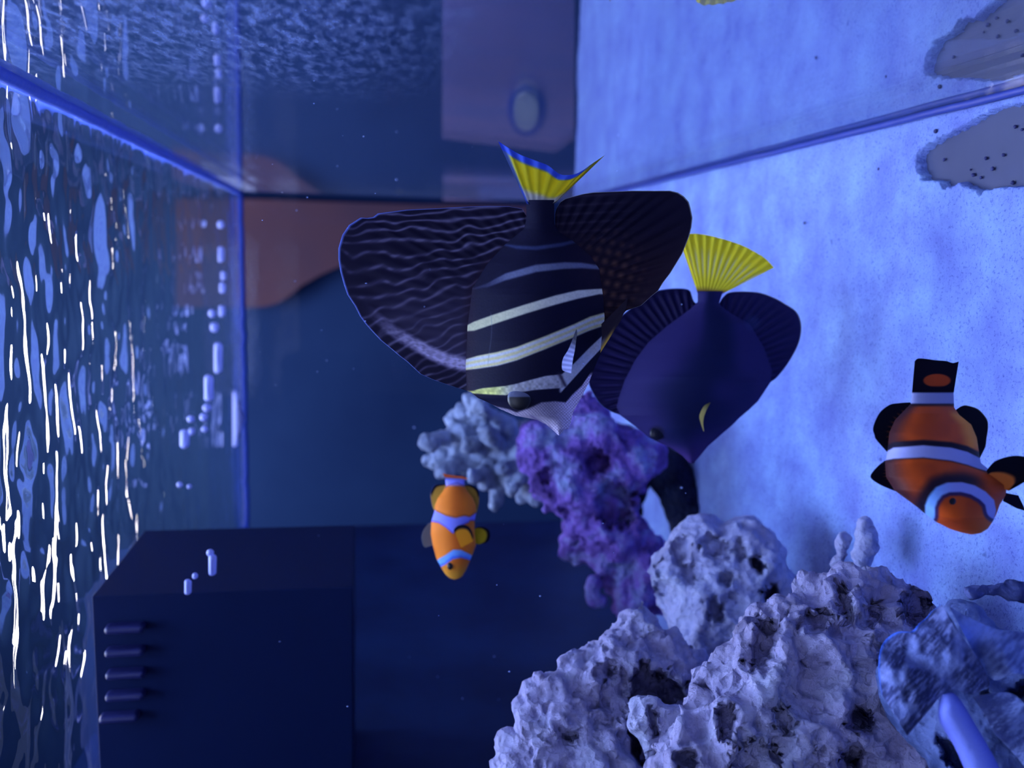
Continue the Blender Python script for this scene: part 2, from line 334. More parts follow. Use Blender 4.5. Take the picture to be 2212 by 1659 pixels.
# small sandy stubs and half-buried ridge
for poly, d, lab in (([(1806,1150),(1830,1142),(1838,1165),(1832,1190),(1818,1215),(1806,1232),(1796,1225),(1808,1190)], .525, 'shorter of two thin gritty stubs rising from the sand behind the largest rock'),
                     ([(1846,1130),(1862,1116),(1880,1124),(1888,1150),(1886,1190),(1876,1216),(1856,1226),(1844,1200),(1850,1160)], .515, 'taller of two gritty stubs rising from the sand behind the largest rock'),
                     ([(2078,1282),(2092,1268),(2120,1258),(2160,1256),(2212,1264),(2290,1275),(2290,1310),(2212,1306),(2160,1286),(2130,1288),(2108,1296),(2088,1298)], .40, 'low curved grey rock half buried in the sand at the right edge')):
    me = inflate(poly, d, 18, 5, 120, .3, .0015, 17); o = link('rubble_stone', rough(me, .002, 60, .0035, 110, 0, 1, (), 8), pale2 if d > .5 else rock_mat('grey_blue_stone', (40,52,110), (92,104,170), (120,134,205)))
    tag(o, lab, 'stone')
# gravel on the bare patch
gm = plain('gravel', (56, 60, 110), .7)
def pebble(u, v, r, lab, h=0., Z=ZF-.004):
    p = onZ(u, v, Z); rr = r*p.dot(FWD)/F_
    bm = bmesh.new(); bmesh.ops.create_icosphere(bm, subdivisions=2, radius=rr)
    for q in bm.verts: q.co *= 1+.35*noise.noise(q.co/rr*1.3+Vector((u, v, 0)))
    o = link('gravel_grain', bm_mesh(bm, 'grain'), gm); o.location = p+Vector((0, 0, rr*.7)); tag(o, lab, 'gravel', 'gravel grains on the bare patch')
for u, v, r in ((2132,342,4),(2170,335,4),(2147,365,4.5),(2105,378,4.5),(2121,384,3.5),(2190,395,4.5),(2195,274,4),(2210,280,3.5),(2042,345,3.5),(2098,367,2.5)):
    pebble(u, v, r, 'tiny dark gravel grain lying on the bare grey patch of the tank bottom')
for u, v, r in ((2024,283,4.5),(1900,365,3),(1740,482,3)):
    if v > 200: pebble(u, v, r, 'tiny dark gravel grain lying on the sand near the bare patch', Z=ZF+.001)

# branching coral behind the clownfish
def branches():
    r = random.Random(4); bm = bmesh.new()
    base = bmesh.new(); bmesh.ops.create_icosphere(base, subdivisions=2, radius=1); bv = [v.co.copy() for v in base.verts]; bf = [[v.index for v in f.verts] for f in base.faces]; base.free()
    def ball(p, rad):
        nv = [bm.verts.new(p+q*rad) for q in bv]
        for f in bf: bm.faces.new([nv[i] for i in f])
    poly = [(1030,862),(1075,880),(1130,905),(1150,960),(1155,1050),(1148,1068),(1125,1060),(1100,1050),(1075,1085),(1060,1070),(1045,1045),(1010,1035),(960,1030),(938,1010),(920,990),(918,960),(935,945),(962,945),(968,920),(975,905),(985,885),(1005,865)]
    tips = [(1018,862),(975,905),(928,958),(962,950),(925,995),(955,1020),(945,985),(1000,890),(1040,885),(1070,1080),(1050,1040),(1020,1030),(1105,1055),(1130,1065),(1150,1070),(1000,930),(1050,930),(1080,960),(1040,980),(1090,1010),(1120,1030),(990,980),(1010,960),(1065,905),(1100,925),(1120,980),(985,1005),(1142,1040),(1030,1005),(1075,1040)]
    for i, (u, v) in enumerate(tips):
        d = .84+r.uniform(-.035, .02); root = P(1110+r.uniform(-40, 30), 975+r.uniform(-50, 50), .87); tip = P(u, v, d)
        mid = tip.lerp(root, .45)+Vector((r.uniform(-1, 1), r.uniform(-1, 1), r.uniform(-1, 1)))*.008
        for a, b in ((tip, mid), (mid, root)):
            m = max(3, int((a-b).length/.003))
            for j in range(m+1): ball(a.lerp(b, j/m), .0068+.0026*(b is root)+.0012*(j == 0 and a is tip)+.0008*math.sin(j*1.9+i))
    me = bpy.data.meshes.new('t'); bm.to_mesh(me); bm.free(); me = fuse(me, .0022)
    o = link('branching_coral', rough(me, .005, 55, .003, 90, 0, 1, (), 9), rock_mat('bleached_coral', (116,126,156), (150,164,200), (172,188,226), .6))
    tag(o, 'pale stubby branching coral on the left of the purple rock, above the small clownfish', 'coral')
branches()

# frilly leather coral in the near corner
def ruled(name, A, B, n, m, d, half, col, mat, parent=None, smooth_curve=True, tilt=(0, 0), u0=None, v0=None, wav=None, byv=False):
    ext = 5 if mat.name == 'fin_membrane' and name in ('dorsal_fin', 'anal_fin') else 0
    """a closed skin between two edge curves (pixels), with depth, half thickness half(s,t) and colour col(U,V,s,t)"""
    def res(C, n):
        C = np.array(C, float)
        if byv:
            v = np.linspace(C[0, 1], C[-1, 1], n); return np.stack([np.interp(v, C[:, 1], C[:, 0]), v], -1)
        if smooth_curve and len(C) > 3:
            Q = np.vstack([2*C[0]-C[1], C, 2*C[-1]-C[-2]]); out = []
            for i in range(1, len(Q)-2):
                for t in np.linspace(0, 1, 12, endpoint=False):
                    a, b, c, e = Q[i-1], Q[i], Q[i+1], Q[i+2]
                    out.append(.5*(2*b+(c-a)*t+(2*a-5*b+4*c-e)*t*t+(3*b-a-3*c+e)*t**3))
            out.append(Q[-2]); C = np.array(out)
        L_ = np.concatenate([[0], np.cumsum(np.hypot(*np.diff(C, axis=0).T))]); s = np.linspace(0, L_[-1], n)
        return np.stack([np.interp(s, L_, C[:, 0]), np.interp(s, L_, C[:, 1])], -1)
    a, b = res(A, n), res(B, n); t = np.linspace(0, 1, m)
    s = np.linspace(0, 1, n)
    if byv: t = .5-.5*np.cos(np.pi*t)
    T, Sg = np.meshgrid(t, s); G = a[:, None]*(1-T[..., None])+b[:, None]*T[..., None]; U, V = G[..., 0], G[..., 1]
    if ext: 
        q = a-b; a = a+q/(np.hypot(q[:, 0], q[:, 1])[:, None]+1e-6)*ext*np.minimum(1, np.hypot(q[:, 0], q[:, 1])/12)[:, None]
        G = a[:, None]*(1-T[..., None])+b[:, None]*T[..., None]; U, V = G[..., 0], G[..., 1]
    u0 = U.mean() if u0 is None else u0; v0 = V.mean() if v0 is None else v0
    Dm = d+tilt[0]*(U-u0)*d/F_+tilt[1]*(V-v0)*d/F_
    if wav is not None: Dm = Dm+wav(U, V, Sg, T)
    h = np.broadcast_to(half(Sg, T), U.shape)
    F1, F2 = PN(U, V, Dm-h), PN(U, V, Dm+h); verts = np.concatenate([F1.reshape(-1, 3), F2.reshape(-1, 3)])
    i = np.arange(n*m).reshape(n, m); k = n*m
    f = [np.stack([i[:-1,:-1], i[1:,:-1], i[1:,1:], i[:-1,1:]], -1).reshape(-1, 4), np.stack([i[:-1,:-1]+k, i[:-1,1:]+k, i[1:,1:]+k, i[1:,:-1]+k], -1).reshape(-1, 4)]
    for e in (i[0], i[:, -1], i[-1][::-1], i[:, 0][::-1]):
        f.append(np.stack([e[:-1], e[1:], e[1:]+k, e[:-1]+k], -1))
    c = lin(np.clip(col(U, V, Sg, T), 0, 255)); c = np.concatenate([c.reshape(-1, 3)]*2)
    me = mesh(name, verts, np.concatenate(f).tolist(), c)
    bm = bmesh.new(); bm.from_mesh(me); bmesh.ops.remove_doubles(bm, verts=bm.verts, dist=1e-6); bmesh.ops.recalc_face_normals(bm, faces=bm.faces); bm.to_mesh(me); bm.free()
    return link(name, me, mat, parent)
cmat = attr_mat('leather_coral_skin', .7, .2, ((140, .002), (420, .0012)), 0, (60, .7, 1.15))
def coral():
    root = empty('leather_coral', P(2120, 1700, .37), 'frilly blue-grey leather coral with folded plates in the bottom right corner', 'coral')
    def cb(U, V, s, t):
        q = vnoise(U+V*.9, V*.25-U*.25, 5, 31); e = vnoise(U, V, 40, 32)
        c = mix(np.array([72., 86, 146]), np.array([130., 150, 214]), sm(q*.5+e*.7, .35, .85)); return c
    body = [(1895,1460),(1905,1505),(1925,1560),(1960,1605),(1990,1635),(2000,1700),(2060,1780),(2400,1780),(2400,1420),(2280,1385),(2212,1366),(2150,1352),(2100,1322),(2060,1305),(2030,1330),(1990,1390),(1930,1420)]
    me = inflate(body, .385, 60, 8, 420, .25, .0016, 21, (-.06, -.06))
    PC = [(2190,1420,30,16,20,.006),(2195,1500,60,16,-25,.012),(2150,1530,50,12,50,.010),(2200,1600,40,20,20,.012),(2060,1640,16,60,-30,.02)]
    rough(me, .005, 30, .002, 70, .0, 90, PC, 12)
    k = rock_mat('coral_flesh', (60,78,130), (110,130,196), (140,160,228), .8, 45)
    link('base', me, k, root)
    # dark frilled plate
    def cd(U, V, s, t):
        q = vnoise(U+V*.8, (V-U*1.1)*.22, 4, 35); e = sm(vnoise(U, V, 34, 36)+.35*(t-.6), .5, .8)
        c = mix(np.array([44., 54, 104]), np.array([100., 112, 172]), sm(q, .35, .9)); c = mix(c, np.array([124., 140., 205]), e*.8*(1-sm(V+U*.4, 2190, 2120)*0))
        return mix(c, np.array([60., 110, 235]), sm(t, .96, 1.))
    ridge = [(1905,1500),(1898,1455),(1900,1410),(1912,1383),(1935,1366),(1955,1364),(1971,1363),(1985,1347),(2000,1335),(2015,1318),(2034,1306)]
    lower = [(1960,1590),(1985,1560),(2010,1530),(2035,1500),(2060,1490),(2098,1500),(2125,1488),(2138,1474),(2112,1420),(2085,1384),(2048,1326)]
    ruled('plate', lower, ridge, 90, 70, .350, lambda s, t: .0016+.0022*np.sin(np.pi*t), cd, cmat, root, wav=lambda U, V, s, t: .010*t*t+.0035*np.sin(s*15+1)*t+.002*(vnoise(U, V, 18, 3)-.5))
    tongue = lambda U, V, s, t: mix(np.array([96., 108, 206]), np.array([130., 146, 240]), np.sin(np.pi*t))
    o = ruled('finger', [(2035,1500),(2028,1520),(2030,1560),(2060,1610),(2085,1665),(2110,1720)], [(2038,1499),(2058,1496),(2080,1520),(2110,1570),(2150,1640),(2185,1720)], 60, 30, .352,
          lambda s, t: .006*np.sin(np.pi*np.clip(t, .001, .999))**.5*(.3+.7*sm(s, 0, .2)), tongue, attr_mat('smooth_coral', .6, .3, ((200, .0006),)), root, wav=lambda U, V, s, t: -.004*s-.002+0*U)
    o['label'] = 'smooth pale lilac finger'
    # right folds
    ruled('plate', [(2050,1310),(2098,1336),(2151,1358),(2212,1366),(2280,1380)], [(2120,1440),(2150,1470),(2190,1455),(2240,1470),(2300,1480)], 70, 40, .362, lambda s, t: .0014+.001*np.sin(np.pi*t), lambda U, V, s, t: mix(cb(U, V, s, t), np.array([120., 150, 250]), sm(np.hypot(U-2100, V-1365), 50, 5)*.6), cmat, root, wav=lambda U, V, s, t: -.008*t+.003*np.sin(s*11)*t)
    ruled('plate', [(2100,1505),(2125,1540),(2150,1585),(2200,1640),(2240,1700)], [(2150,1495),(2190,1500),(2230,1540),(2270,1600),(2300,1660)], 60, 40, .356, lambda s, t: .0014+.001*np.sin(np.pi*t), cb, cmat, root, wav=lambda U, V, s, t: -.006*t+.003*np.sin(s*14)*t)
coral()

# ------------------------------------------------------------------ fish
skin = attr_mat('fish_skin', .6, .12, ((900, .0001),))
finm = attr_mat('fin_membrane', .6, .12, (), .40)
eye_m = plain('fish_eye', (6, 8, 24), .3, .4)
def ball(name, u, v, d, r, mat, parent, sc=(1, 1, .6)):
    bm = bmesh.new(); bmesh.ops.create_uvsphere(bm, u_segments=32, v_segments=20, radius=1)
    rr = r*d/F_; me = bm_mesh(bm, name)
    M = Matrix((RGT*rr*sc[0], DWN*rr*sc[1], FWD*rr*sc[2])).transposed().to_4x4(); M.translation = P(u, v, d); me.transform(M)
    return link(name, me, mat, parent)
def band(U, V, pts, h, soft=3.):
    p = np.array(pts, float); vc = np.interp(U, p[:, 0], p[:, 1]); hh = np.interp(U, p[:, 0], p[:, 2]) if p.shape[1] > 2 else h
    return sm(np.abs(V-vc), hh+soft*.5, hh-soft*.5)
def X4(pts): return [(700+a*.41584, 270+b*.41584, *[c*.41584 for c in r]) for a, b, *r in pts]
c_ = lambda *a: np.array(a, float)

def sailfin():
    d = .42
    root = empty('striped_sailfin_tang', P(1170, 690, d), 'striped sailfin tang with black body, cream bands and yellow tail, nose down in front', 'fish')
    left = [(1137,432),(1137,474),(1132,494),(1091,528),(1053,569),(1020,623),(1010,702),(1006,790),(1008,844),(1016,846),(1033,860),(1054,869),(1079,883),(1113,898),(1158,906.5),(1178,916),(1193,928),(1207,940.5)]
    right = [(1197,432),(1198,484),(1206,500),(1236,519),(1275,552),(1295,582),(1303,644),(1306,686),(1299,761),(1290,780),(1271,829),(1255,860),(1238,890),(1233.5,912),(1229,925),(1218,929),(1214,935),(1208,940.5)]
    streak = lambda U, V: .75+.5*vnoise(U+V*3.2, V*.6, 3, 41)
    S1 = X4([(780,850,2),(850,832,12),(940,790,18),(1100,745,19),(1250,730,17),(1340,730,14),(1430,740,10)])
    S0 = X4([(930,620,4),(1000,635,9),(1100,640,10),(1230,622,10),(1330,598,8)])
    S2 = X4([(745,1055,16),(780,1045,24),(880,1010,25),(1050,955,24),(1200,910,24),(1320,880,22),(1430,865,14)])
    S3 = X4([(735,1245,28),(800,1232,34),(900,1215,36),(1000,1188,35),(1150,1130,34),(1300,1068,34),(1380,1032,36),(1450,1010,34)])
    S4 = X4([(1230,1345,45),(1300,1275,38),(1380,1190,34),(1450,1120,30)])
    S5 = X4([(770,1388,6),(820,1383,15),(940,1380,24),(1000,1368,24),(1080,1350,28),(1150,1338,34),(1240,1330,36)])
    SN = X4([(780,1412),(830,1440),(900,1462),(960,1475),(1000,1492),(1060,1472),(1130,1440),(1200,1434),(1255,1440),(1290,1400),(1340,1352),(1400,1262),(1440,1190)])
    GR = np.array(SN)
    def col(U, V, s, t):
        c = np.broadcast_to(c_(12, 12, 42), U.shape+(3,)).copy()
        brown = sm(U, 1200, 1290)*sm(V, 700, 600)*.8+sm(U, 1045, 1010)*.9
        c = mix(c, c_(36, 24, 46), np.clip(brown, 0, 1)*(.6+.4*vnoise(U, V, 14, 5)))
        cream = c_(206, 206, 200)
        c = mix(c, c_(52, 62, 104), band(U, V, S0, 0, 6)*.8)
        c = mix(c, c_(98, 104, 136), band(U, V, S1, 0, 6)*(.35+.65*sm(U, 1040, 1110)))
        c = mix(c, mix(np.broadcast_to(cream, c.shape), c_(170, 170, 120), sm(U, 1250, 1020)*.6), band(U, V, S2, 0, 4))
        b3 = band(U, V, S3, 0, 4); ln = .5+.5*np.cos((V-np.interp(U, np.array(S3)[:, 0], np.array(S3)[:, 1]))/27*2*np.pi*2.2+1)
        c = mix(c, mix(np.broadcast_to(c_(190, 196, 212), c.shape), c_(200, 188, 110), ln*.7), b3)
        c = mix(c, np.broadcast_to(c_(186, 190, 208), c.shape), band(U, V, S4, 0, 4)*sm(U, 1205, 1213))
        c = mix(c, mix(np.broadcast_to(c_(168, 168, 180), c.shape), c_(206, 212, 110), sm(U, 1120, 1060)*.8)*(.82+.36*vnoise(U, V, 5, 9))[..., None], band(U, V, S5, 0, 3)*sm(U, 1219, 1214))
        c = mix(c, c_(56, 50, 74), np.exp(-((U-1212-(V-815)*.5)/4)**2)*sm(V, 800, 812)*sm(V, 840, 832)*.9)   # gill edge
        sn = sm(V-np.interp(U, GR[:, 0], GR[:, 1]), -2, 3)*sm(V, 800, 815)
        cell = .5+.5*np.cos(U*.95+2*vnoise(U, V, 9, 3))*np.cos(V*.95+2*vnoise(U, V, 9, 4))
        c = mix(c, mix(np.broadcast_to(c_(128, 118, 156), c.shape), c_(226, 218, 244), cell*.8)*(.8+.4*sm(U, 1180, 1240))[..., None], sn)
        line = np.exp(-((V-(900+ (U-1150)*.62))/2.2)**2)*sm(U, 1140, 1150)*sm(U, 1195, 1190)
        c = mix(c, c_(70, 62, 110), line*.7)                      # mouth line
        c = c*(1+.10*(vnoise(U, V, 3, 11)-.5))[..., None]
        return mix(c, c_(150, 156, 150), np.exp(-((U-1058+4*np.sin(V/30))/1.2)**2)*sm(V, 670, 680)*sm(V, 790, 780)*(.25+.5*np.maximum(b3, band(U, V, S2, 0, 4))))
    prof = lambda s: np.interp(s, [0, .1, .2, .4, .6, .8, .9, .97, 1], [.0022, .0030, .0060, .0115, .0130, .0105, .0065, .0035, .001])
    ruled('body', left, right, 300, 220, d, lambda s, t: prof(s)*np.clip(1-(2*t-1)**2, 0, 1)**1.15+.0006, col, skin, root, byv=True)
    # dorsal fin (picture left)
    base = [(1137,474),(1132,494),(1091,528),(1053,569),(1022,623),(1012,702),(1008,790),(1012,846)]
    outer = [(1137,466),(1128,451),(1100,446),(1058,445),(1000,447),(949,450),(900,452),(879,453),(840,458),(816,461),(806,469),(793,471),(779,470),(754,486),(739.5,507),(731,536),(731,560),(735,586),(742,612),(750,636),(766.5,661),(778,684),(791.5,702),(806,718),(822,735),(845.5,754),(862,768),(879,781),(908,808),(935,820),(966,831),(1008,844)]
    def cold(U, V, s, t):
        x = (U-700)/.41584; y = (V-270)/.41584
        c = np.broadcast_to(c_(24, 20, 50), U.shape+(3,)).copy()
        k = np.clip(.12+(y-.3*(1010-x)-440)/900*.5, .08, .48); ph = (y-k*(1010-x)+2000+34*(vnoise(x, y, 75, 51)-.5))
        ln = np.exp(-(((ph % 42)-21)/6.5)**2)
        dots = .70+.35*np.clip(np.sin((x*.62+y*1.02)/9.)*1.2, -.6, 1)*sm(y-.25*x, 250, 480)+.3*(1-sm(y, 560, 700))
        c = mix(c, c_(128, 122, 158), np.clip(ln*dots, 0, 1)*(.78-.40*sm(x, 300, 120)))
        grey = sm(y-(1010-.0*x), -330, 60)*sm(x, 200, 420)*sm(y-(.62*x+830), 20, -60)
        c = mix(c, c_(86, 80, 112), grey*.5)
        yb = np.interp(x, [200, 230, 380, 550, 650, 745], [960, 985, 1105, 1200, 1245, 1262])
        b = sm(np.abs(y-yb+18), 52, 16)*sm(x, 190, 330); st = .62+.5*vnoise(x*.45+y*.9, y*.9-x*.55, 11, 8)
        c = mix(c, c_(200, 190, 232), np.clip(b*(.35+.65*sm(x, 250, 560))*st, 0, 1))
        c = mix(c, c_(44, 26, 46), sm(t, .10, 0)*.5)
        return mix(c, c_(110, 130, 215), sm(t, .978, .995))
    ray = lambda U, V, s, t: .0002*np.sin(s*150)*np.sin(np.pi*t)+.004*t*t*np.sin(s*3.2)
    ruled('dorsal_fin', base, outer, 330, 200, d+.002, lambda s, t: .0020*(1-t)**2+.00035+0*s, cold, finm, root, smooth_curve=False, wav=ray)
    # anal fin (picture right)
    base = [(1199,486),(1206,500),(1236,519),(1275,552),(1294,582),(1302,644),(1304,690)]
    outer = [(1199,462),(1203,448),(1211,436),(1222,429),(1236,425),(1260,419),(1282,415.5),(1320,414),(1365,412),(1400,412),(1448,412),(1465,416),(1477.5,424),(1488,436),(1492,450),(1496,470),(1494,490),(1489,510),(1482,528),(1474,548),(1461,569),(1448,590),(1432,611),(1422,628),(1407,640),(1385,660),(1353,671),(1335,690),(1306,705)]
    def cola(U, V, s, t):
        c = mix(np.broadcast_to(c_(22, 18, 48), U.shape+(3,)), c_(44, 30, 48), sm(V, 450, 600)*.8)
        g = np.sin((U*.9+V*.35)/3.3)*.5+.5; h = np.sin((V*1.-U*.22)/3.6)*.5+.5
        c = mix(c, c_(112, 80, 76), g*h*sm(np.hypot(U-1310, (V-600)*.8), 110, 20)*.8)
        ph = (V-418+.06*(U-1200)) % 19; c = mix(c, c_(72, 62, 92), np.exp(-((ph-9)/3.5)**2)*sm(V, 540, 480)*.45*sm(U, 1420, 1260))
        return mix(c, c_(185, 190, 190), sm(t, .985, .998))
    ruled('anal_fin', base, outer, 260, 160, d+.002, lambda s, t: .0020*(1-t)**2+.00035+0*s, cola, finm, root, smooth_curve=False, wav=lambda U, V, s, t: .0005*np.sin(s*120)*np.sin(np.pi*t)-.003*t*t)
    # tail
    def colt(U, V, s, t):
        y = c_(250, 232, 40); c = np.broadcast_to(y, U.shape+(3,)).copy()
        r = np.sin(s*46+.5)*.5+.5; c = c*(.86+.16*r)[..., None]
        c = mix(c, c_(205, 200, 195), sm(t, .36, .20)); c = mix(c, c_(16, 18, 50), sm(t, .07, .04))
        e = np.maximum(sm(t, .80, .88)*sm(s, .98, .75), sm(s, .10, .04)*.8)
        c = mix(c, c_(72, 104, 225), e); return mix(c, c_(110, 100, 60), sm(s, .86, .97)*.6)
    ruled('tail_fin', [(1138,440),(1150,444),(1168,446),(1185,445),(1200,438)], [(1076,305),(1103,322),(1122,333),(1144,342),(1166,350),(1185,358),(1200,370),(1212,377),(1228,378),(1244,375.5),(1262,366),(1277,355),(1307,335)], 150, 70, d+.001,
          lambda s, t: .0022*(1-t)**2+.0003+0*s, colt, finm, root, wav=lambda U, V, s, t: .0007*np.sin(s*46)*t+.012*t*(s-.4)**2+.010*t*sm(s, .7, 1))
    # pelvic fin
    ruled('pelvic_fin', [(1299,700),(1300,725),(1297,762)], [(1357,643),(1354,662),(1340,694)], 50, 40, d-.004, lambda s, t: .0012*(1-t)+.0004+0*s,
          lambda U, V, s, t: mix(mix(np.broadcast_to(c_(30, 22, 44), U.shape+(3,)), c_(196, 158, 70), sm(s, .6, .95)*sm(t, .75, .4)), c_(150, 158, 200), sm(s, .9, .7)*sm(s, .5, .7)*sm(t, .3, 0)*.5), finm, root, wav=lambda U, V, s, t: -.004*t)
    # pectoral fin
    ruled('pectoral_fin', [(1245,710),(1229,752),(1216,775),(1214,797),(1221,803)], [(1247,718),(1242,755),(1238,775),(1236,792),(1234,807)], 60, 30, d-.0155, lambda s, t: .0005+0*s+0*t,
          lambda U, V, s, t: mix(np.broadcast_to(c_(120, 126, 180), U.shape+(3,)), c_(165, 172, 220), .5+.5*np.sin(s*60))*(.35+.65*sm(s, .15, .55))[..., None], finm, root, wav=lambda U, V, s, t: -.006*t)
    # eye
    em = ball('eye', 1122, 861, d-.0088, 26, eye_m, root, (1, .98, .36)); 
    k = N('eye_iris'); a = k.n('TexCoord'); sp = k.n('SeparateXYZ'); k.l(a.outputs['Object'], sp.inputs[0])
    p = k.n('BsdfPrincipled', i_Roughness=.4); u_, v_, _ = 0, 0, 0
    dt = k.n('VectorMath', operation='DOT_PRODUCT'); dt.inputs[1].default_value = DWN; k.l(a.outputs['Object'], dt.inputs[0])
    y0 = P(1122, 860, d).dot(DWN)-root.location.dot(DWN)*0
    rr = 25*d/F_; mr = k.n('MapRange'); mr.inputs[1].default_value = y0-.30*rr; mr.inputs[2].default_value = y0+.02*rr; k.l(dt.outputs['Value'], mr.inputs[0])
    k.l(k.ramp(mr.outputs[0], [(.3, L(88, 94, 126)), (.7, L(4, 5, 20))]), p.inputs['Base Color']); k.l(p.outputs[0], k.out.inputs[0]); em.data.materials.clear(); em.data.materials.append(k.m)
sailfin()

def plain_tang():
    d = .56
    root = empty('plain_dark_tang', P(1500, 800, d), 'plain dark blue tang with a yellow fan tail, behind the striped tang', 'fish')
    left = [(1507,629),(1507,652),(1490,668),(1440,705),(1400,740),(1373,776),(1350,820),(1336,860),(1332,880),(1340,897),(1372,921),(1402.5,945.5),(1424,956),(1450,968),(1475,985),(1489,1000.5)]
    right = [(1562,629),(1553,656),(1572,672),(1620,700),(1650,750),(1668,800),(1664,826),(1638,866),(1618,885),(1598,902),(1580,920),(1562,935),(1529,964),(1512,985),(1499,1000.5)]
    def col(U, V, s, t):
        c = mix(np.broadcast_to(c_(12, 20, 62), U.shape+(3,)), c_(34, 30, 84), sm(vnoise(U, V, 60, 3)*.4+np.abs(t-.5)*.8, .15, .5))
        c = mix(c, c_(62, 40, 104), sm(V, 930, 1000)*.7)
        c = mix(c, c_(44, 56, 110), np.exp(-((np.hypot(U-1625, V-698))/16)**4)*.5)
        c = mix(c, c_(6, 8, 30), np.exp(-((np.hypot((U-1419), (V-936)))/15)**4)*.9)
        return c
    prof = lambda s: np.interp(s, [0, .1, .25, .5, .8, .95, 1], [.003, .004, .009, .015, .011, .004, .001])
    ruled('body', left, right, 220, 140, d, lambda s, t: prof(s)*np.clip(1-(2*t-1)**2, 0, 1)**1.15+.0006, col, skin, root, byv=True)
    def cold(U, V, s, t):
        c = mix(np.broadcast_to(c_(26, 22, 70), U.shape+(3,)), c_(60, 52, 112), np.clip(np.sin(s*150), 0, 1)*sm(t, .12, .3)*sm(t, .95, .6)*.6)
        return mix(c, c_(120, 140, 220), sm(t, .98, .995))
    ruled('dorsal_fin', [(1505,655),(1490,668),(1440,705),(1400,740),(1373,776),(1355,825),(1345,860),(1342,885),(1350,903)], [(1498,652.5),(1494,638),(1489,627),(1471,623),(1435,625),(1406,634.5),(1352,674),(1315,710),(1290,760),(1275,800),(1272,830),(1294,870),(1318,888),(1345,898.5),(1352,905)],
          220, 90, d+.003, lambda s, t: .0022*(1-t)**2+.0004+0*s, cold, finm, root, wav=lambda U, V, s, t: .0008*np.sin(s*150)*np.sin(np.pi*t))
    def cola(U, V, s, t):
        c = mix(np.broadcast_to(c_(26, 26, 76), U.shape+(3,)), c_(40, 36, 92), .5+.5*np.sin(s*110)*sm(t, .9, .4))
        c = mix(c, c_(50, 62, 118), np.exp(-((np.hypot(U-1625, V-698))/16)**4)*.6)
        return mix(c, c_(190, 196, 190), sm(t, .975, .995))
    ruled('anal_fin', [(1553,656),(1572,672),(1620,700),(1650,750),(1668,800),(1664,826)], [(1553,656),(1562,642),(1580,631),(1634,631),(1670,642),(1695.5,656),(1721,674),(1731,703),(1726,739),(1706,779),(1681,812),(1664,826)],
          200, 70, d+.003, lambda s, t: .0022*(1-t)**2+.0004+0*s, cola, finm, root, wav=lambda U, V, s, t: .0005*np.sin(s*110)*np.sin(np.pi*t))
    def colt(U, V, s, t):
        c = np.broadcast_to(c_(250, 238, 60), U.shape+(3,)).copy(); r = np.clip(np.sin(s*78), 0, 1)**1.5*sm(t, .22, .4)*sm(t, .85, .6)*sm(s, .02, .12)
        c = mix(c, c_(244, 240, 190), r); c = mix(c, c_(150, 110, 70), sm(t, .16, .0)); return mix(c, c_(16, 20, 60), sm(t, .05, .02))
    ruled('tail_fin', [(1507,633),(1520,636),(1545,637),(1562,634)], [(1473,535),(1477,515),(1486,506),(1507,505),(1544,511.5),(1598,528),(1634,546),(1655,560),(1672,578)], 170, 70, d+.002,
          lambda s, t: .0024*(1-t)**2+.0004+0*s, colt, finm, root, wav=lambda U, V, s, t: .0009*np.sin(s*78)*t)
    o = ruled('pectoral_fin', [(1534,869),(1520,878),(1511,898),(1514,915),(1520,932)], [(1535,870),(1527,884),(1521,900),(1519,915),(1521,932)], 40, 14, d-.0165, lambda s, t: .0006+0*s+0*t,
          lambda U, V, s, t: np.broadcast_to(c_(200, 186, 110), U.shape+(3,))*(1-.5*sm(s, .4, 0))[..., None], finm, root)
    o['label'] = 'yellowish crescent highlight on the pectoral fin'  # highlight on the pectoral fin, painted as a thin coloured sheet
    ball('eye', 1419, 936, d-.006, 15, plain('dark_eye', (5, 8, 34), .35, .3), root, (1, 1, .35))
plain_tang()

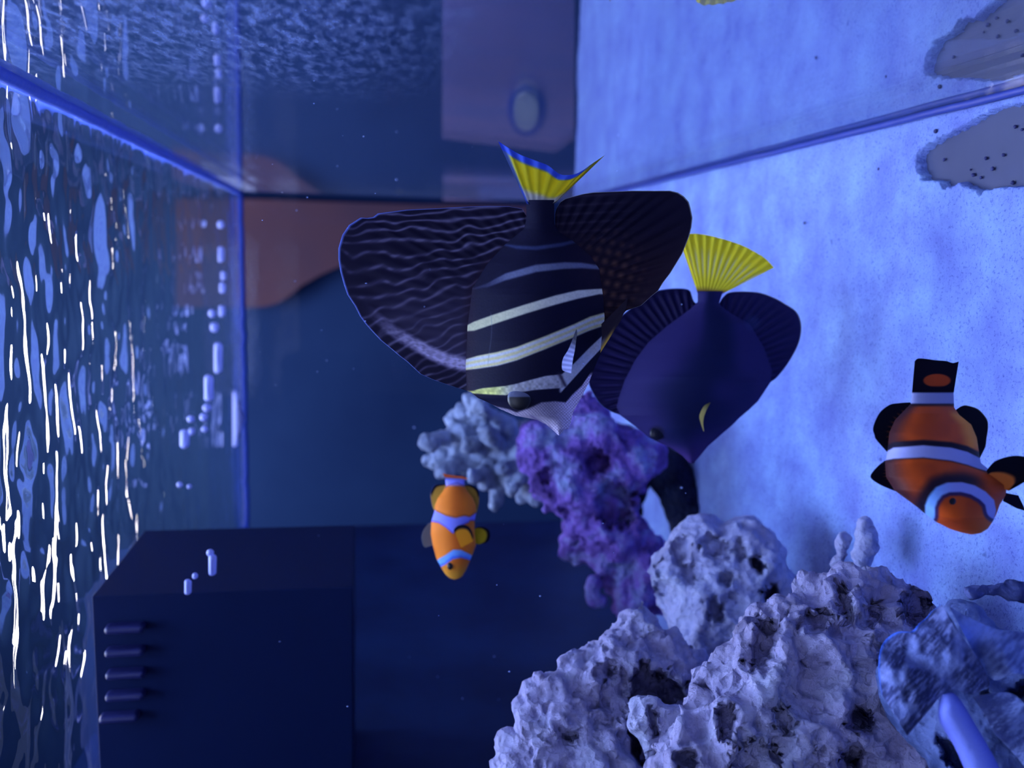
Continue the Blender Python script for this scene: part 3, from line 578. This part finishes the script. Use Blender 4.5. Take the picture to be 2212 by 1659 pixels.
def near_clown():
    d = .37
    root = empty('large_clownfish', P(2030, 970, d), 'larger orange clownfish with black fins and white bands over the sand at the right', 'fish')
    left = [(1970,847),(1968,872),(1950,890),(1933,908),(1921,935),(1918,965),(1917,977),(1912,1000),(1914,1030),(1932,1059),(1955,1076),(1981,1095),(1996,1108),(2023,1128),(2053,1143),(2075,1150),(2098,1154.5)]
    right = [(2060,847),(2061,880),(2072,896),(2098,917),(2110,945),(2115,980),(2119,1000),(2140,1017),(2155,1029),(2176,1048),(2172,1070),(2160,1090),(2152,1112),(2146,1124),(2134,1142),(2118,1152),(2102,1154.5)]
    B1 = [(1905,988,8),(1930,979,12),(1995,975,13),(2055,981,14),(2090,990,14),(2116,1001,12),(2140,1012,8)]
    FP = [(1998,1112),(1998,1092),(2006,1072),(2022,1052),(2046,1042),(2078,1041),(2106,1048),(2130,1062),(2148,1080),(2152,1100)]
    face = FP+[(2146,1130),(2098,1165),(2030,1140)]
    def col(U, V, s, t):
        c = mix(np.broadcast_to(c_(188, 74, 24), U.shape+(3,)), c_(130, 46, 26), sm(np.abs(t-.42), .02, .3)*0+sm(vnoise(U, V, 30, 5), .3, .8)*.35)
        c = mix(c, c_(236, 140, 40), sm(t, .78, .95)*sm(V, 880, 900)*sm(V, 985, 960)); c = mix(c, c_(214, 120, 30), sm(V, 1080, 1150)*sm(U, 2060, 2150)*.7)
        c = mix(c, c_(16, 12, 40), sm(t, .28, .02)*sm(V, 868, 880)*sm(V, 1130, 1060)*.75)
        w = c_(150, 156, 212); blk = c_(12, 10, 36)
        c = mix(c, blk, sm(V, 881, 872)); c = mix(c, w*.85, sm(V, 846, 850)*sm(V, 874, 870))
        c = mix(c, blk, band(U, V, [(u, v-5, h+7) for u, v, h in B1], 0, 6)*.95); c = mix(c, w, band(U, V, B1, 0, 3))
        ins = pip(face, U, V); dd = pdist(FP, U, V, False)*np.where(ins, 1, -1)
        c = mix(c, blk, sm(dd, -34, -8)*sm(dd, 6, 0)*sm(V, 990, 1035)*sm(U, 2150, 2090)*.9)
        c = mix(c, mix(np.broadcast_to(c_(120, 170, 245), U.shape+(3,)), c_(140, 148, 215), sm(U, 2010, 2070)), sm(dd, -1, 2)*sm(dd, 24, 21))
        c = mix(c, c_(20, 20, 90), sm(dd, 20, 23)*sm(dd, 33, 26)*.85)
        return c
    prof = lambda s: np.interp(s, [0, .08, .15, .35, .5, .7, .88, .97, 1], [.0035, .0045, .0095, .0165, .015, .019, .016, .008, .001])
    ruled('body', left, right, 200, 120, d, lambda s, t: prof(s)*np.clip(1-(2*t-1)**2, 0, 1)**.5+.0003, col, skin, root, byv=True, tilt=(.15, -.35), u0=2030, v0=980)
    blackf = lambda U, V, s, t: mix(mix(np.broadcast_to(c_(8, 8, 30), U.shape+(3,)), c_(190, 100, 40), np.clip(np.sin(s*70), 0, 1)*sm(t, .45, .15)*.5), c_(90, 110, 220), sm(t, .97, .99)*.7)
    th = lambda s, t: .0014*(1-t)+.0005+0*s
    kw = dict(tilt=(.15, -.35), u0=2030, v0=980)
    ruled('dorsal_fin', [(1968,872),(1950,890),(1935,908),(1923,935),(1920,974)], [(1966,869),(1940,871),(1920.5,875),(1899,893),(1886,923),(1889,940),(1893,950),(1917.5,978)], 80, 40, d+.004, th, blackf, finm, root, **kw)
    ruled('dorsal_fin', [(1912,995),(1915,1030),(1934,1061)], [(1911,995),(1895,1008),(1881,1025.5),(1884,1036),(1905,1049),(1934,1061)], 60, 30, d+.004, th, blackf, finm, root, **kw)
    ruled('anal_fin', [(2064,888),(2096,917),(2109,948),(2114,988)], [(2066,884),(2078,877),(2089,876),(2113,884),(2131.5,905),(2134.5,923),(2131,948),(2128.5,965),(2116,991)], 80, 40, d+.004, th, lambda U, V, s, t: mix(np.broadcast_to(c_(8, 8, 30), U.shape+(3,)), c_(200, 200, 150), sm(t, .95, .99)*.7), finm, root, **kw)
    def colt(U, V, s, t):
        c = np.broadcast_to(c_(10, 8, 32), U.shape+(3,)).copy(); m = sm(np.hypot((U-2024)/31, (V-822)/15), 1.05, .85)*sm(V, 838, 832)
        return mix(c, c_(190, 76, 40), m)
    ruled('tail_fin', [(1970,849),(2000,852),(2030,852),(2060,849)], [(1976,780),(1982,775),(1993,774.5),(2020,778),(2044,780),(2058,784),(2071,781)], 60, 50, d+.019, lambda s, t: .0025*(1-t)+.0004+0*s, colt, finm, root)
    cp = lambda U, V, s, t: mix(np.broadcast_to(c_(232, 130, 60), U.shape+(3,)), c_(8, 8, 30), sm(t+.25*np.sin(np.pi*s)*0, .34, .46))
    ruled('pectoral_fin', [(2136,1030),(2142,1040),(2160,1052),(2178,1060)], [(2131,1016),(2150,996),(2185,985),(2215,987),(2240,1000),(2236,1025),(2205,1046),(2180,1060)], 60, 40, d-.006, lambda s, t: .0006+0*s+0*t, cp, finm, root, wav=lambda U, V, s, t: -.004*t)
    ruled('pelvic_fin', [(2168,1064),(2170,1072),(2166,1082)], [(2200,1070),(2216,1104),(2196,1098)], 24, 20, d+.002, lambda s, t: .0006+0*s+0*t, lambda U, V, s, t: np.broadcast_to(c_(14, 12, 44), U.shape+(3,)), finm, root)
    ball('eye', 2054, 1083, d-.0235, 12, eye_m, root, (1, 1, .5))
near_clown()

def small_clown():
    d = .62
    root = empty('small_clownfish', P(985, 1140, d), 'smaller bright orange clownfish swimming nose down in dark water left of the purple rock', 'fish')
    X7 = lambda q: [(880+a*.193, 960+b*.193) for a, b in q]
    left = X7([(425,395),(430,465),(400,520),(340,600),(310,680),(300,760),(268,860),(262,1000),(285,1130),(330,1290),(385,1390),(430,1460),(475,1498),(520,1512)])
    right = X7([(640,395),(640,465),(670,520),(735,600),(765,680),(770,770),(752,860),(755,1000),(768,1130),(715,1270),(660,1400),(620,1470),(580,1500),(540,1512)])
    def col(U, V, s, t):
        x = (U-880)/.193; y = (V-960)/.193
        c = mix(np.broadcast_to(c_(226, 122, 36), U.shape+(3,)), c_(186, 84, 30), np.exp(-((x-560)/90)**2)*.6); c = mix(c, c_(220, 150, 50), sm(y, 1280, 1480))
        w = c_(128, 132, 232)
        c = mix(c, w, sm(y, 480, 440)); ring = sm(np.abs(y-np.interp(x, [420, 480, 560, 640], [480, 445, 430, 470])), 14, 4); c = mix(c, c_(80, 60, 130), ring*.5)
        top = np.interp(x, [250, 330, 430, 540, 640, 700, 770], [690, 755, 800, 825, 800, 815, 765]); bot = np.interp(x, [250, 300, 350, 430, 510, 560, 690, 700, 770], [862, 866, 876, 928, 1000, 930, 870, 850, 850])
        c = mix(c, w, sm(y, top-4, top+6)*sm(y, bot+6, bot-6)); c = mix(c, c_(120, 70, 50), sm(np.abs(y-top+8), 14, 4)*.6); c = mix(c, c_(60, 50, 190), sm(np.abs(y-bot+4), 12, 3)*.7)
        m = np.interp(x, [300, 340, 430, 510, 600, 700, 760], [1360, 1340, 1290, 1232, 1225, 1262, 1300]); hh = np.interp(x, [300, 400, 520, 700], [48, 52, 52, 34])
        c = mix(c, mix(np.broadcast_to(c_(110, 165, 240), U.shape+(3,)), c_(70, 110, 235), sm(y-m, 0, 40)), sm(np.abs(y-m), hh+4, hh-6))
        return c
    prof = lambda s: np.interp(s, [0, .1, .3, .5, .75, .9, 1], [.003, .006, .011, .013, .012, .008, .0008])
    ruled('body', left, right, 130, 80, d, lambda s, t: prof(s)*np.clip(1-(2*t-1)**2, 0, 1)**.5+.0003, col, skin, root, byv=True)
    th = lambda s, t: .0012*(1-t)+.0005+0*s
    cf = lambda U, V, s, t: mix(mix(np.broadcast_to(c_(188, 150, 60), U.shape+(3,)), c_(10, 8, 30), sm(t, .72, .84)*sm(s, .62, .45)), c_(100, 116, 220), sm(t, .95, 1)*.6)
    ruled('dorsal_fin', X7([(430,470),(400,520),(345,600),(315,680),(310,740)]), X7([(420,450),(360,445),(300,460),(262,530),(262,600),(280,690),(300,740)]), 50, 24, d+.004, th, cf, finm, root)
    ruled('anal_fin', X7([(640,470),(670,520),(730,600),(760,680),(770,760)]), X7([(645,460),(700,452),(760,475),(800,530),(802,640),(785,740),(772,765)]), 50, 24, d+.004, th, cf, finm, root)
    ruled('tail_fin', X7([(425,400),(500,398),(570,402),(640,405)]), X7([(400,322),(450,335),(540,350),(620,358),(680,382)]), 40, 16, d+.012, lambda s, t: .0006+0*s+0*t,
          lambda U, V, s, t: mix(np.broadcast_to(c_(130, 140, 225), U.shape+(3,)), c_(216, 104, 56), sm(t, .35, .5)), finm, root)
    pc = lambda U, V, s, t: mix(np.broadcast_to(c_(226, 150, 32), U.shape+(3,)), c_(12, 8, 34), sm(t, .78, .88)*sm(s, .98, .8))
    ruled('pectoral_fin', X7([(590,1130),(600,1150),(620,1150),(650,1130)]), X7([(545,1010),(520,960),(560,915),(620,900),(680,915),(720,970),(740,1040),(735,1090)]), 40, 24, d-.016, lambda s, t: .0006+0*s+0*t, pc, finm, root)
    ruled('pectoral_fin', X7([(750,960),(750,1040),(755,1110)]), X7([(770,930),(850,925),(915,965),(925,1030),(890,1095),(800,1118)]), 40, 24, d+.004, lambda s, t: .0006+0*s+0*t,
          lambda U, V, s, t: mix(np.broadcast_to(c_(205, 185, 40), U.shape+(3,)), c_(12, 10, 40), sm(t, .74, .86)*sm(s, .98, .8)), finm, root)
    o = ruled('dorsal_fin', X7([(268,880),(262,1000),(288,1130)]), X7([(240,880),(180,960),(158,1050),(190,1150),(260,1135)]), 30, 18, d+.006, lambda s, t: .0004+0*s+0*t,
          lambda U, V, s, t: np.broadcast_to(c_(112, 112, 120), U.shape+(3,)), finm, root)
    ball('eye', 972, 1223, d-.0095, 7, eye_m, root, (.85, 1.2, .5))
small_clown()

# ------------------------------------------------------------------ bubbles under the surface
k = N('bubble'); lw = k.n('LayerWeight', i_Blend=.45); p = k.n('BsdfPrincipled', i_Roughness=.1); p.inputs['Base Color'].default_value = (*L(190,196,255), 1)
t = k.n('BsdfTransparent'); t.inputs[0].default_value = (.7, .75, 1, 1); x = k.n('MixShader')
mr = k.n('MapRange'); mr.inputs[3].default_value = .6; mr.inputs[4].default_value = 1.; k.l(lw.outputs['Facing'], mr.inputs[0]); k.l(mr.outputs[0], x.inputs[0])
k.l(t.outputs[0], x.inputs[1]); k.l(p.outputs[0], x.inputs[2]); k.l(x.outputs[0], k.out.inputs[0]); bub = k.m
def capsule(u, v, w2, h2, d):
    bm = bmesh.new(); bmesh.ops.create_uvsphere(bm, u_segments=24, v_segments=16, radius=1)
    for q in bm.verts:
        y = q.co.y; q.co.y = y*w2+(h2-w2)*(1 if y > 0 else -1 if y < 0 else 0); q.co.x = q.co.x*w2 + 2.2*(h2/w2-1)*(1-abs(q.co.y)/h2); q.co.z *= w2
    me = bm_mesh(bm, 'bubble'); s = d/F_; me.transform(Matrix((RGT*s, DWN*s, FWD*s)).transposed().to_4x4())
    o = link('air_bubble', me, bub); o.location = P(u, v, d); return o
BUB = [(450,838,10,29,.84,'largest long capsule-shaped bubble beneath the water surface'),(398,948,10,21,.80,'shorter capsule-shaped bubble, lowest of the upper string, at its left end'),(470,773,9,34,.98,'blurred long bubble just above the sharp capsule-shaped one'),
 (458,677,8,9,.98,'round bubble, upper of the pair above the blurred long one'),(463,707,9,11,.98,'round bubble touching the top of the blurred long one'),(479,672,7,13,1.02,'faint bubble right of the upper round one'),
 (477,550,7,17,1.05,'soft oval bubble in front of the brown panel edge'),(482,596,6,10,1.06,'faint bubble between the brown panel and the round pair'),(480,622,7,12,1.06,'faint oval bubble above the round pair'),
 (477,485,8,9,1.06,'topmost round bubble, before the brown panel'),(447,881,9,9,.84,'round bubble directly under the largest capsule-shaped one'),(440,901,8.5,9,.84,'second round bubble under the largest capsule-shaped one'),
 (442,927,7,7,.84,'dim round bubble, third under the largest capsule-shaped one'),(412,905,8,7.5,.81,'small round bubble set to the left of the string'),(414,932,7,8.5,.80,'round bubble touching the shorter capsule'),
 (458,1220,8.5,24,.60,'long bubble of the lower group near the overflow box'),(405,1268,7.5,17,.59,'lowest long bubble beside the overflow box'),(421,1244,6,7,.59,'small round bubble at the tip of the lowest long one'),(454,1194,8,8,.60,'round bubble on top of the lower long one'),
 (507,905,6,60,1.18,'faint very long bubble shape standing in for a reflection along the back pane'),(388,1047,6,6,.8,'tiny round bubble above the lower group, left one'),(409,1051,5,5,.8,'tiny round bubble above the lower group, right one')]  # the very long one stands in for a reflection near the back pane
for u, v, a, b, d, lab in BUB: tag(capsule(u, v, a, max(a, b), d), lab, 'bubble', 'air bubbles beneath the water surface')

# drifting specks
bm = bmesh.new()
for i in range(70):
    u, v, d = random.uniform(540, 1500), random.uniform(40, 1600), random.uniform(.3, .9); r = random.uniform(.6, 1.5)*d/F_
    m = Matrix.Translation(P(u, v, d)) @ Matrix.Rotation(random.random()*6, 4, 'X') @ Matrix.Diagonal((1, 1, random.uniform(1, 2.4), 1)); bmesh.ops.create_icosphere(bm, subdivisions=1, radius=r, matrix=m)
tag(link('drifting_particles', bm_mesh(bm, 'specks'), plain('speck', (150, 170, 240), .6)), 'tiny pale specks drifting in the water', 'particles', kind='stuff')

# ------------------------------------------------------------------ overflow box with weir teeth
root = empty('overflow_box', (-.32, .67, .0), 'black overflow box with a comb of weir teeth in the dark lower left', 'overflow box')
bk = plain('black_plastic', (8, 22, 62), .6, .1); bs = plain('box_side', (6, 12, 46), .3, .4)
box('box_body', bk, XL, -.231, .60, .745, .009, ZT-.004, parent=root, bevel=.0008)
for i, (u, v) in enumerate(((262,1357),(262,1407),(264,1455),(263,1502),(250,1549))):
    p = onY(u, v, .596); tooth = box('tooth', plain('tooth', (26, 30, 84), .4, .5) if i == 0 else bpy.data.materials['tooth'], p.x-.0028, p.x+.0028, .591, .602, p.z-.015, p.z+.010, parent=root, bevel=.0025)

# ------------------------------------------------------------------ outside the glass
def slab(name, pts, y, mat, th=.02, axis='Y', parent=None, plane=None):
    bm = bmesh.new(); q = [onY(u, v, y) if axis == 'Y' else onX(u, v, y) for u, v in pts]; off = Vector((0, th, 0)) if axis == 'Y' else Vector((th, 0, 0))
    a = [bm.verts.new(p) for p in q]; b = [bm.verts.new(p+off) for p in q]; bm.faces.new(a); bm.faces.new(b[::-1])
    for i in range(len(q)): bm.faces.new((a[i], b[i], b[(i+1) % len(q)], a[(i+1) % len(q)]))
    return link(name, bm_mesh(bm, name), mat, parent, smooth=False)
wood = plain('brown_wood', (92, 64, 74), .6, .2, (3, (80, 60, 76)))
o = slab('wooden_board', [(548,430),(700,436),(900,442),(1180,446),(1180,560),(735,575),(712,585),(690,595),(650,618),(625,640),(600,655),(575,662),(550,664),(380,664),(380,430)], 4.12, wood, .06)
tag(o, 'brown wooden board standing outside behind the back pane', 'board')
root = empty('side_cabinet', onX(1080, 200, .3), 'brownish cabinet outside the side pane with a round pale disc', 'cabinet')
slab('panel', [(955,-60),(1240,-60),(1240,300),(1200,330),(955,300)], .26, plain('cabinet_brown', (205, 176, 222), .6, .2, (6, (160, 160, 225))), .02, 'X', root)
slab('rail', [(957,392),(1240,398),(1240,432),(957,432)], .26, bpy.data.materials['cabinet_brown'], .02, 'X', root)
def disc(u, v, a, b, x, mat, name, th):
    return slab(name, [(u+a*math.cos(q*math.pi/24), v+b*math.sin(q*math.pi/24)) for q in range(48)], x, mat, th, 'X', root)
disc(1137, 240, 40, 54, .258, plain('disc_rim', (70, 90, 220), .5), 'disc_rim', .004)
disc(1136, 243, 27, 40, .255, plain('disc_face', (235, 250, 255), .5), 'disc', .004)
